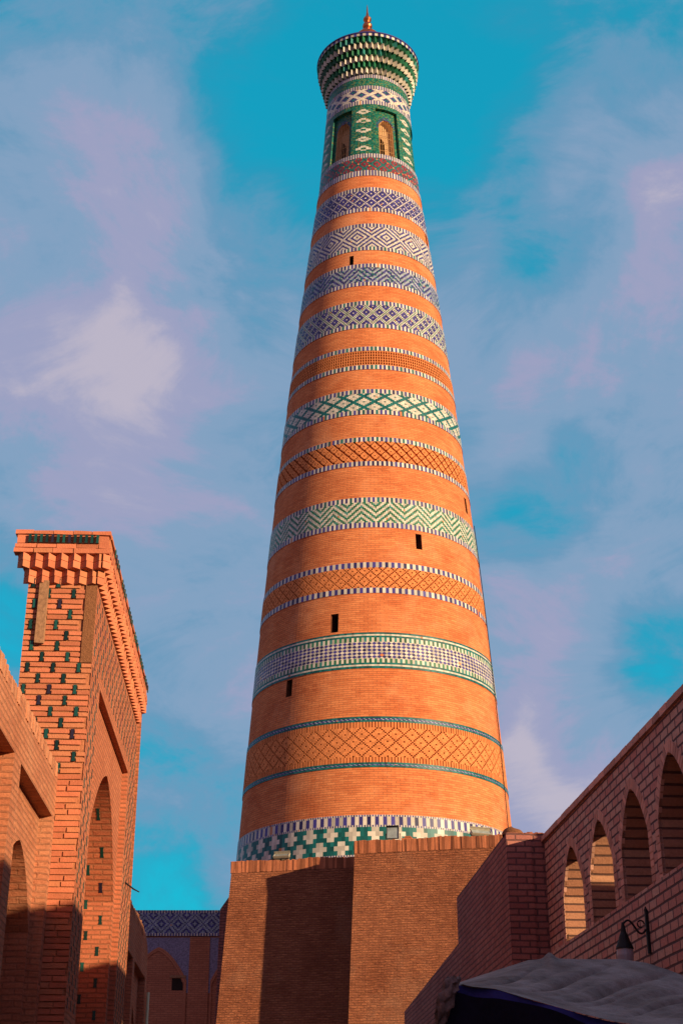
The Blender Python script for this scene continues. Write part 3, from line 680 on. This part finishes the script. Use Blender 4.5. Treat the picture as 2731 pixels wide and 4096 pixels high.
# inserts sprinkled over the long face above the panel, round it, and in the far jamb of the arch
FF_ = lambda a, zz, d: FL(a, d, zz)
z = GZ; k = 0
while z < PT - .15:
    a = .12 + .15 * (k % 2) + .012 * (k % 5)
    while a < fend(z) - .06:
        inside = PA0 - .05 < a < PA1 + (PZ1 - z) * .05 + .05 and z < PZ1 + .02
        if not inside and (z > 5.5 or a < .85 and z > 1.5 or a > 5.2): bowtie(ins, FF_, a, z + .012, .05, .11, .0, .006)
        a += .3
    z += 2 * CH; k += 1
def jamb_a(z):
    right = AA[len(AA) // 2:]
    for (a0, z0), (a1, z1) in zip(right, right[1:]):
        if z1 <= z <= z0: return a0 + (a1 - a0) * (z0 - z) / max(1e-6, z0 - z1)
    return AA[-1][0]
z = GZ + .1; k = 0
while z < 4.72:
    u = PDp + .17 + .20 * (k % 2) + RND.uniform(-.02, .02)
    af = 4.92
    bowtie(ins, lambda uu, zz, d: FL(jamb_a(zz) - d, -uu, zz), u, z, .055, .125, 0, .008); z += .215; k += 1
ins.build('glazed_inserts', M['darkgreen'], portal)
# cornice: slab over two rows of corner-on teeth, on the narrow side and along the face
co = MB(); CB0, CB1, CA0, CA1 = -1.02, .135, -.14, 6.02
for (z0, z1, e) in ((PT + .36, PT + .425, .0), (PT + .425, PT + .485, -.006), (PT + .485, PT + .60, -.02), (PT + .60, PT + .66, 0)):
    a = CA0 - e
    def prow(P, u0, u1):
        u = u0
        while u < u1 - .01:
            L = min(RND.uniform(.22, .27), u1 - u); P(u, u + L - .008); u += L
    m = 0
    prow(lambda x0, x1: co.box(FL, CA0 - e, CA0 + .12, x0, x1, z0 + .004, z1 - .005, 0, None, .005, 0), CB0 - e, CB1 + e)
    prow(lambda x0, x1: co.box(FL, x0, x1, CB1 + e - .12, CB1 + e, z0 + .004, z1 - .005, 0, None, .005, 0), CA0 + .13, CA1)
co.box(FL, CA0 + .03, CA1 - .03, CB0 + .03, CB1 - .03, PT + .36, PT + .655, 1, .5, 0, 0)
def tooth(P, u, w, d0, d1, z0, z1):
    r = RND.random(); A0, M0, B0 = P(u, z0, d0), P(u + w / 2, z0, d1), P(u + w, z0, d0); zs = (z0 + z1) / 2
    for (za, zb) in ((z0, zs - .003), (zs + .003, z1)):
        j = RND.uniform(-.006, .006); r = RND.random()
        q = [(P(u, zz, d0), P(u + w / 2 + j, zz, d1 + j), P(u + w, zz, d0)) for zz in (za, zb)]
        co.face([q[0][0], q[0][1], q[1][1], q[1][0]], None, 0, r); co.face([q[0][1], q[0][2], q[1][2], q[1][1]], None, 0, r)
        co.face([q[0][2], q[0][1], q[0][0]], None, 0, r); co.face([q[1][0], q[1][1], q[1][2]], None, 0, r)
NFz = lambda u, zz, d: FL(-d, u, zz); LFz = lambda u, zz, d: FL(u, d, zz); tw = .152
for q in range(7): tooth(NFz, -.985 + q * tw + .01, tw, .06, .06 + tw * .52, PT + .18, PT + .36)
for q in range(6): tooth(NFz, -.895 + q * tw, tw, .0, tw * .5, PT + .0, PT + .18)
for q in range(40): tooth(LFz, -.14 + q * tw, tw, .06, .06 + tw * .52, PT + .18, PT + .36)
for q in range(39): tooth(LFz, -.06 + q * tw, tw, .0, tw * .5, PT + .0, PT + .18)
co.box(FL, -.06, 6.0, -NW - .05, .06, PT + .18, PT + .36, 1, .5, 0, 0)
for q in range(13): bowtie(co, lambda u, zz, d: FL(CA0 - d + .0, u, zz), -.84 + q * .068, PT + .487, .036, .105, -.01, .024, None, 2)
for q in range(34):
    if q % 6 < 4: bowtie(co, lambda u, zz, d: FL(u, CB1 + .022 + d, zz), .3 + q * .165, PT + .487, .05, .105, -.01, .003, None, 2)
co.build('cornice', [M['portal_loose'], M['mortar'], M['darkgreen']], portal)
st = MB(); st.tube([FL(5.6, -.0, 3.95), FL(5.75, .12, 3.88), FL(5.82, .2, 3.85)], [.013, .012, .008], 6); st.build('stick', M['iron'], portal)

# ------------------------------------------------------------------ left: lower wing walls with shallow panels and blind arches
def niche_wall(name, label, a0, a1, b, ztop, panels, loc, rnd=0, thick=.9, mat='wing', group=None, depth=.14):
    root = thing(name, label, 'wall', loc, group); mb = MB()
    holes = [[(p0, GZ + .02), (p1, GZ + .02), (p1, pz), (p0, pz)] for (p0, p1, pz, zs, za) in panels]
    arc = [(a1, ztop)] if not rnd else [(a1 - rnd + rnd * math.cos(math.pi / 2 * k / 10), ztop - .42 + .42 * math.sin(math.pi / 2 * k / 10)) for k in range(11)]
    prof_ = [(a0, GZ), (a1, GZ)] + arc + [(a0, ztop)]
    mb.poly(lambda a, z: FL(a, b, z), prof_, holes)
    mb.poly(lambda a, z: FL(a, b - thick, z), prof_, (), 0, True)
    for (pa, za), (pb, zb) in zip(arc, arc[1:]):
        mb.face([FL(pa, b - thick, za), FL(pa, b, za), FL(pb, b, zb), FL(pb, b - thick, zb)], [(0, pa), (thick, pa), (thick, pb), (0, pb)], 0, .5)
    mb.poly(lambda q, z: FL(a1, q, z), [(b - thick, GZ), (b, GZ), (b, arc[0][1]), (b - thick, arc[0][1])], (), 0, True)
    mb.poly(lambda q, z: FL(a0, q, z), [(b - thick, GZ), (b, GZ), (b, ztop), (b - thick, ztop)])
    mb.poly(lambda a, q: FL(a, q, ztop), [(a0, b - thick), (a1 - rnd, b - thick), (a1 - rnd, b), (a0, b)])
    mb.build('wall', M[mat], root)
    for hl, (p0, p1, pz, zs, za) in zip(holes, panels):
        pn = MB(); ar = arch(p0 + .12, p1 - .06, GZ + .05, zs, za)
        pn.skirt(lambda a, z, d: FL(a, b - d, z), hl, 0, depth, 0, True, True)
        pn.poly(lambda a, z: FL(a, b - depth, z), hl, [ar]); pn = pn.build('panel', M[mat], root)
        nn = MB(); nn.skirt(lambda a, z, d: FL(a, b - d, z), ar, depth, depth + .28, 0, True, True)
        nn.poly(lambda a, z: FL(a, b - depth - .28, z), ar); nn.build('blind_arch', M[mat], pn)
    cp = MB(); a = a0
    while a < a1 - rnd - .05:
        L = RND.uniform(.06, .08); h = RND.uniform(.0, .035) + .02 * math.sin(a * 2.3)
        cp.box(FL, a, a + L - .008, b - .28, b + RND.uniform(-.012, .012), ztop - .13, ztop + .015 + h, 0, None, .005, 0); a += L
    cp.build('coping', M['wing_loose'], root)
    return root
M['wing_loose'] = cell_mat('wing coping brick', (.5, .22, .115), .25, .92, .12, .35, bump=.9)
niche_wall('niche_wall', 'near brick wall with blind arches running up to the left flank of the portal', -16.0, -.0, -.282, 4.2,
           [(-2.42 - 2.64 * k, -.18 - 2.64 * k, 3.62, 2.35, 3.12) for k in range(6)], FL(-8, -.7, 0)[:2] + (0,), group='low brick walls beside the portal')
far = niche_wall('niche_wall', 'far low brick wall with rounded end and drainpipe beyond the portal', 7.25, 14.1, -.282, 4.36,
           [(8.2, 10.8, 3.55, 2.3, 3.0), (11.2, 13.75, 3.55, 2.3, 3.0)], FL(10.5, -.7, 0)[:2] + (0,), 1.3, group='low brick walls beside the portal')
dp = MB(); dp.tube([FL(13.9, -.22, 3.3), FL(13.9, -.22, GZ)], .03, 8); dp.build('drainpipe', M['pipe'], far)

# ------------------------------------------------------------------ far tiled facade behind the pedestal
fac = thing('tiled_facade', 'shaded facade with blue and white tile frieze over blind arches beside the pedestal', 'building', (-6, 51, 0))
FY = lambda x, d, z: (x, 50.0 - d, z)
X0, X1 = -13.0, -2.2
fw = MB(); fw.poly(lambda x, z: FY(x, 0, z), [(X0, GZ), (X1, GZ), (X1, 8.2), (X0, 8.2)])
fw.hexa([(X0, 50.02, GZ), (X1, 50.02, GZ), (X1, 56, GZ), (X0, 56, GZ), (X0, 50.02, 8.18), (X1, 50.02, 8.18), (X1, 56, 8.18), (X0, 56, 8.18)]); fw.build('wall', M['facade'], fac)
fr = MB(); cs = .0475
def frz(i, j):
    if j == 0 or j == 1: return W if i % 2 == 0 else B
    if j in (16, 17): return W if i % 2 == 0 else B
    jj = j - 2; u, v = (i + jj) % 12, (i - jj) % 12; m_, n_ = min(u, 12 - u), min(v, 12 - v); mn = min(m_, n_)
    if mn in (1, 2): return Y
    if m_ >= 5 and n_ >= 5: return Y
    return B
nx = int((X1 - X0) / cs)
for i in range(nx):
    for j in range(18):
        x = X0 + i * cs; z = 7.345 + j * cs; m = frz(i, j)
        fr.face([FY(x, .06, z), FY(x + cs, .06, z), FY(x + cs, .06, z + cs), FY(x, .06, z + cs)], [(x, z), (x + cs, z), (x + cs, z + cs), (x, z + cs)], m)
for (z, up) in ((7.345, 0), (8.2, 1)):
    q = [FY(X0, 0, z), FY(X1, 0, z), FY(X1, .06, z), FY(X0, .06, z)]; fr.face(q if up else q[::-1], None, B, .5)
fr.build('tile_frieze', PAL, fac)
for k in range(4):      # bays
    x0, x1 = -4.46 - 2.75 * k, -4.46 - 2.75 * k + 2.07
    ar = arch(x0 + .06, x1 - .06, GZ, 5.9, 6.98, 12, 2.0, .3)
    sp = MB(); sp.poly(lambda x, z: FY(x, .012, z), [(x0, 5.5), (x1, 5.5), (x1, 7.3), (x0, 7.3)], ()); sp.build('spandrel', M['spandrel'], fac)
    rg = MB(); inn = [(x0 + .06 + (x - x0 - .06) * .92 + .055, z - .12 if z > GZ + .01 else z) for x, z in ar]
    for (p, q, r, s) in zip(ar, ar[1:], inn[1:], inn): 
        rg.quad(FY(p[0], .05, p[1]), FY(q[0], .05, q[1]), FY(r[0], .05, r[1]), FY(s[0], .05, s[1])); rg.quad(FY(p[0], .0, p[1]), FY(q[0], .0, q[1]), FY(q[0], .05, q[1]), FY(p[0], .05, p[1])); rg.quad(FY(s[0], .05, s[1]), FY(r[0], .05, r[1]), FY(r[0], .0, r[1]), FY(s[0], .0, s[1]))
    rg.build('arch_moulding', M['facade'], fac)
    fl = MB(); fl.poly(lambda x, z: FY(x, .02, z), inn); fl = fl.build('blind_arch', M['facade'], fac)
    if k == 1:
        w = MB(); w.box(lambda x, d, z: FY(x, d, z), -5.69, -5.31, .0, .022, 5.58, 5.97); w.build('window', M['dark'], fac)
        w = MB(); w.box(lambda x, d, z: FY(x, d, z), -5.76, -5.22, .0, .07, 5.985, 6.06); w.build('lintel', M['wood'], fac)
for k in range(4):
    x = -5.14 - 2.75 * k
    pl_ = MB(); pl_.box(FY, x, x + .68, .0, .045, GZ, 7.3); pl_.build('pilaster', M['facade'], fac)

# ------------------------------------------------------------------ right: arcaded wall
FR = frame(2.832, 20.0, -4.15)
arcd = thing('arcade_wall', 'brick wall pierced by a row of pointed arches along the right side', 'wall', FR(-8, .3, 0)[:2] + (0,))
AT = 4.22; ATH = .50
AR = [(-2.12 - 1.5 * k + (.0 if k else .0), -1.02 - 1.5 * k) for k in range(10)]
arcs = [arch(p0, p1, 1.9, 3.28, 3.84, 9, 2.1, .3) for p0, p1 in AR]
mb = MB(); outl = [(-17.0, GZ), (.0, GZ), (.0, AT), (-17.0, AT)]
FRn = lambda a, z: FR(a, 0, z)
mb.poly(FRn, outl, arcs, 0, True); mb.poly(lambda a, z: FR(a, ATH, z), outl, arcs, 0)
mb.poly(lambda q, z: FR(0, q, z), [(0, GZ), (ATH, GZ), (ATH, AT), (0, AT)], (), 0)
mb.poly(lambda a, q: FR(a, q, AT), [(-17, 0), (0, 0), (0, ATH), (-17, ATH)], (), 0, True)
mb.build('wall', M['arcade'], arcd)
for (p0, p1), ac in zip(AR, arcs):
    jb = MB(); jb.skirt(lambda a, z, d: FR(a, d, z), ac, 0, ATH, 0, True, False, .13); jb = jb.build('arch_opening', M['arc_yellow'], arcd)
    vs = MB(); cum = [0]
    up = [q for q in ac if q[1] >= 2.6]
    for q, r in zip(ac, ac[1:]): cum.append(cum[-1] + math.dist(q, r))
    def at(s):
        for i in range(len(ac) - 1):
            if s <= cum[i + 1] or i == len(ac) - 2:
                t = (s - cum[i]) / max(1e-6, cum[i + 1] - cum[i]); p, q = ac[i], ac[i + 1]; L = math.dist(p, q)
                return (p[0] + (q[0] - p[0]) * t, p[1] + (q[1] - p[1]) * t), (-(q[1] - p[1]) / L, (q[0] - p[0]) / L)
    s = .75; tot = cum[-1]; apex = (p0 + p1) / 2
    while s < tot - .75:
        e = min(s + .062, tot - .75); (c0, n0), (c1, n1) = at(s), at(e); rr = .125
        if c0[0] < apex < c1[0]: n0 = (-.4, .9); n1 = (.4, .9)
        o0, o1 = (c0[0] + n0[0] * rr, c0[1] + n0[1] * rr), (c1[0] + n1[0] * rr, c1[1] + n1[1] * rr)
        jt = .006
        vs.hexa([FR(c0[0], -jt, c0[1]), FR(c1[0], -jt, c1[1]), FR(c1[0], .03, c1[1]), FR(c0[0], .03, c0[1]), FR(o0[0], -jt, o0[1]), FR(o1[0], -jt, o1[1]), FR(o1[0], .03, o1[1]), FR(o0[0], .03, o0[1])], 0, None, 0)
        s = e + .013
    vs.build('arch_bricks', M['arc_loose'], jb)
cp = MB(); a = -17.0
while a < -.02:
    cp.box(FR, a, a + .25, -.035, ATH + .035, AT, AT + .075, 0, None, .003, 0); a += .262
cp.build('coping', M['arc_loose'], arcd)
pl2 = MB(); pl2.poly(lambda a, z: FR(a, -.12, z), [(-17, GZ), (-.55, GZ), (-.55, 2.64), (-17, 2.64)], (), 0, True)
pl2.poly(lambda a, q: FR(a, q, 2.64 + (q + .12) * .3), [(-17, -.12), (-.55, -.12), (-.55, 0), (-17, 0)], (), 0, True)
pl2.poly(lambda q, z: FR(-.55, q, z), [(-.12, GZ), (0, GZ), (0, 2.66), (-.12, 2.64)]); pl2.build('plinth', M['arcade'], arcd)

pier = thing('brick_pier', 'shaded brick pier with clay capped corner between the arcade and the pedestal', 'wall', FR(2.5, -.3, 0)[:2] + (0,))
mb = MB()
def wallbox(mb, F, a0, a1, b0, b1, z0, z1):
    mb.poly(lambda a, z: F(a, b0, z), [(a0, z0), (a1, z0), (a1, z1), (a0, z1)], (), 0, True)
    mb.poly(lambda a, z: F(a, b1, z), [(a0, z0), (a1, z0), (a1, z1), (a0, z1)])
    mb.poly(lambda b, z: F(a0, b, z), [(b0, z0), (b1, z0), (b1, z1), (b0, z1)])
    mb.poly(lambda b, z: F(a1, b, z), [(b0, z0), (b1, z0), (b1, z1), (b0, z1)], (), 0, True)
    mb.poly(lambda a, b: F(a, b, z1), [(a0, b0), (a1, b0), (a1, b1), (a0, b1)], (), 0, True)
FR2 = frame(*FR(0, 0, 0)[:2], -3.4)
wallbox(mb, FR2, .0, 5.2, -.532, -.185, GZ, 4.34); wallbox(mb, FR2, .03, 5.2, -.18, .5, GZ, 4.34); mb.build('wall', M['pier'], pier)
cl = MB(); n = 10
for i in range(n):
    for j in range(6):
        def P(i, j):
            t = TW * i / n; q = math.pi / 2 * j / 6; r = math.cos(q); w = 1 + .16 * math.sin(3 * t + 1) + .1 * math.sin(5 * t)
            return FR2(.22 + .25 * r * w * math.cos(t), -.40 + .15 * r * w * math.sin(t), 4.335 + .115 * math.sin(q) * (1 + .2 * math.sin(2 * t)))
        cl.quad(P(i, j), P(i + 1, j), P(i + 1, j + 1), P(i, j + 1), r=.5)
cl.build('clay_lump', M['mud'], pier, True, True)
lw = thing('low_wall', 'lower shaded brick wall continuing from the pier towards the pedestal', 'wall', FR2(10, -.3, 0)[:2] + (0,))
mb = MB(); z0, z1 = 3.57, 3.38
mb.hexa([FR2(5.21, -.532, GZ), FR2(5.21, -.1, GZ), FR2(14.5, -.1, GZ), FR2(14.5, -.532, GZ), FR2(5.21, -.532, z0), FR2(5.21, -.1, z0), FR2(14.5, -.1, z1), FR2(14.5, -.532, z1)], 0, .5); mb.build('wall', M['pier'], lw)

# unseen blocks added behind the arcade to shade near arches and the far wing
def blocker(label, x0, x1, y0, y1, zt):
    h = thing('shade_blocker', label, 'blocker', ((x0 + x1) / 2, (y0 + y1) / 2, 0), 'unseen shade blockers behind the arcade')
    mb = MB(); wallbox(mb, lambda a, b, z: (b, a, z), y0, y1, x0, x1, GZ, zt); mb.build('wall', M['pier'], h)
    mb = MB(); wallbox(mb, lambda a, b, z: (b, a, z), y0 - .08, y1 + .08, x0 - .08, x1 + .08, zt, zt + .12); mb.build('parapet', M['arc_loose'], h)
blocker('unseen low block added to shade the nearer arches of the arcade', 4.7, 10.0, -6.0, 13.2, 4.3)
blocker('unseen taller block added behind the pier to shade the far wing wall', 6.2, 11.0, 17.1, 25.5, 6.7)

# ------------------------------------------------------------------ wall lamp
LA = -5.25; lamp = thing('wall_lamp', 'black wrought iron lamp on a scrolled bracket on the plinth under the arches', 'lamp', FR(LA, -.12, 2.2 + EYE))
mb = MB(); mb.box(FR, LA - .02, LA + .02, -.15, -.121, 2.0, 2.42, 0, .5, 0, 0); mb.tube([FR(LA, -.14, 2.42), FR(LA, -.14, 2.46)], [.02, .004], 6)
pts = []
for k in range(25):
    t = k / 24; b = -.15 - .235 * t; zz = 2.235 + .055 * math.sin(t * TW * 1.0 + math.pi) * (1 - .1 * t) + .045 * t
    pts.append(FR(LA, b, zz))
mb.tube(pts, .0105, 7)
mb.tube([FR(LA, -.15 - .05 + .035 * math.cos(t), 2.285 + .035 * math.sin(t)) for t in [k * .5 for k in range(11)]], .008, 6)
mb.build('bracket', M['iron'], lamp)
c = FR(LA, -.385, 0); mb = MB(); mb.lathe(c[0], c[1], [(.012, 2.30), (.02, 2.26), (.03, 2.2), (.045, 2.17), (.06, 2.12), (.085, 2.06), (.09, 2.04)][::-1], 20); mb.build('lamp_shade', M['iron'], lamp, True)
mb = MB(); mb.lathe(c[0], c[1], [(.0, 1.86), (.05, 1.87), (.078, 1.92), (.085, 1.98), (.08, 2.04)], 20); mb.build('globe', M['lampglass'], lamp, True)

# ------------------------------------------------------------------ market awning
def tarp_mat():
    m, nt, bs = nodes('grey canvas'); L = nt.links.new
    n1 = ramp(nt, tnoise(nt, 3.0, 6, .65), .3, .75); n2 = tnoise(nt, 160, 2, .5)
    c = mixc(nt, n1, (.19, .17, .15), (.46, .42, .38)); c = mixc(nt, .5, c, mixc(nt, ramp(nt, n2, .3, .7), (.6, .6, .6), (1.2, 1.2, 1.2)), 'MULTIPLY')
    st = ramp(nt, tnoise(nt, 1.0, 6, .7, 'Object', (3.0, 9.0, 9.0)), .42, .66); c = mixc(nt, mul(nt, st, .6), c, (.5, .42, .34), 'MULTIPLY')
    L(c, bs.inputs['Base Color']); bs.inputs['Roughness'].default_value = .9; bs.inputs['Specular IOR Level'].default_value = .1
    bp = nt.nodes.new('ShaderNodeBump'); bp.inputs['Strength'].default_value = .4; bp.inputs['Distance'].default_value = .008; L(n2, bp.inputs['Height'])
    b2 = nt.nodes.new('ShaderNodeBump'); b2.inputs['Strength'].default_value = .9; b2.inputs['Distance'].default_value = .008; L(tnoise(nt, 2.4, 9, .7, 'Object', (1.6, 5.0, 11.0)), b2.inputs['Height']); L(bp.outputs[0], b2.inputs['Normal']); L(b2.outputs[0], bs.inputs['Normal'])
    return m
M['tarp'] = tarp_mat()
aw = thing('market_awning', 'sagging grey canvas stall awning with dark blue hanging cloth at the lower right', 'awning', (1.3, 7.2, 0))
TOP = [(.60, .925), (.81, .99), (1.01, 1.05), (1.09, 1.055), (1.12, 1.058), (1.17, 1.058), (1.29, 1.055), (1.51, 1.055), (1.65, 1.035), (1.76, 1.0), (1.84, .97), (2.1, .86), (2.7, .7)]
BOT = [(.545, .775), (.585, .765), (.69, .755), (.81, .72), (.90, .695), (1.05, .655), (1.22, .615), (1.34, .60), (1.46, .60), (1.7, .6), (2.3, .58)]
def interp(L, t):
    x = t * (len(L) - 1); i = min(int(x), len(L) - 2); f = x - i; return tuple(L[i][k] * (1 - f) + L[i + 1][k] * f for k in range(len(L[0])))
def resample(L, n):
    d = [0]
    for p, q in zip(L, L[1:]): d.append(d[-1] + math.dist(p, q))
    out = []
    for k in range(n + 1):
        s = d[-1] * k / n; i = 0
        while i < len(L) - 2 and d[i + 1] < s: i += 1
        f = (s - d[i]) / (d[i + 1] - d[i]); out.append(tuple(L[i][j] * (1 - f) + L[i + 1][j] * f for j in range(2)))
    return out
nu, nv = 300, 70; tp_, bt_ = resample(TOP, nu), resample(BOT, nu); grid = []
for i in range(nu + 1):
    u = i / nu; row = []
    for j in range(nv + 1):
        v = j / nv; x = bt_[i][0] * (1 - v) + tp_[i][0] * v; y = 6.7 + 1.3 * v; z = bt_[i][1] * (1 - v) + tp_[i][1] * v
        env = math.sin(math.pi * v)
        sag = -.028 * env * math.sin(math.pi * min(1, u * 1.3))
        s1 = u - .42 * v ** .8 + .012 * math.sin(7 * v + 9 * u); fold = 0
        for (c, w, amp) in ((-.24, .012, .02), (-.15, .010, .03), (-.07, .014, .026), (.0, .010, .034), (.065, .008, .02), (.13, .012, .036), (.19, .008, .016), (.26, .012, .026), (.33, .008, .018), (.41, .010, .026), (.5, .008, .018), (.58, .012, .024), (.67, .008, .018), (.76, .01, .022)):
            fold -= 1.9 * amp * math.exp(-abs(s1 - c) / w) * (.55 + .45 * math.sin(3.1 * v + 40 * c))
        fold += (.004 * math.sin(61 * s1 + 3 * v) + .003 * math.sin(140 * s1 - 9 * v)) * min(1, u * 2)
        sag += .032 * math.exp(-((x - 1.125) / .03) ** 2) * (max(0, v - .82) / .18) ** 1.5
        row.append((x, y, z + sag + fold * env))
    grid.append(row)
mb = MB()
for i in range(nu):
    for j in range(nv): mb.face([grid[i][j], grid[i + 1][j], grid[i + 1][j + 1], grid[i][j + 1]], [(i * .02, j * .03)] * 4, 0, .5)
mb.build('canvas', M['tarp'], aw, True, True)
hm = MB(); hg = MB(); n = 70; be = resample([(.50, .775)] + BOT, n); prev = None
for i in range(n + 1):
    u = i / n; x, z = be[i]; wv = .012 * math.sin(u * 40) + .01 * math.sin(u * 17 + 1)
    a = (x, 6.712 + wv, z - .002); b = (x, 6.705 + wv, z - .03 - .012 * math.sin(u * 21)); c = (x - (1 - u) * .13, 6.74 - wv, z - .35); d = (x - (1 - u) * .16, 6.74, -1.0)
    if prev:
        hm.quad(prev[1], b, a, prev[0], r=.5); hg.quad(prev[2], c, b, prev[1], r=.5); hg.quad(prev[3], d, c, prev[2], r=.5)
    prev = (a, b, c, d)
hm.build('blue_hem', M['bluecloth'], aw, True, True); hg.build('hanging_cloth', M['navy'], aw, True, True)
rg = MB(); path = [(.505, 6.70, .80), (.492, 6.69, .775), (.478, 6.68, .735), (.462, 6.68, .69), (.448, 6.69, .645), (.437, 6.70, .60), (.43, 6.71, .56)]
rings = []
for i in range(25):
    px_, py_, pz_ = interp(path, i / 24); ring_ = []; base_r = .012 + .03 * math.sin(math.pi * min(1, .15 + i / 24 * .95)) ** .7
    for k in range(28):
        t = TW * k / 28; r = base_r * (1 + .22 * math.sin(5 * t + i * .35) + .16 * math.sin(9 * t - i * .6) + .14 * math.sin(i * 1.1 + t))
        ring_.append((px_ + r * .8 * math.cos(t), py_ + r * math.sin(t), pz_ + .012 * math.sin(3 * t + i)))
    rings.append(ring_)
for a_, b_ in zip(rings, rings[1:]):
    for k in range(28): rg.quad(a_[k], a_[(k + 1) % 28], b_[(k + 1) % 28], b_[k], r=.5)
rg.face(rings[0], None, 0, .5)
rg.build('rag_bundle', M['rag'], aw, True, True)
po = MB(); po.tube([(.52, 6.78, -EYE), (.52, 6.78, .77)], .025, 8); po.build('pole', M['wood'], aw)
po = MB(); po.tube([(2.25, 6.8, -EYE), (2.25, 6.8, .57)], .025, 8); po.build('pole', M['wood'], aw)
po = MB(); po.tube([(.62, 7.98, -EYE), (.62, 7.98, .92)], .025, 8); po.build('pole', M['wood'], aw)
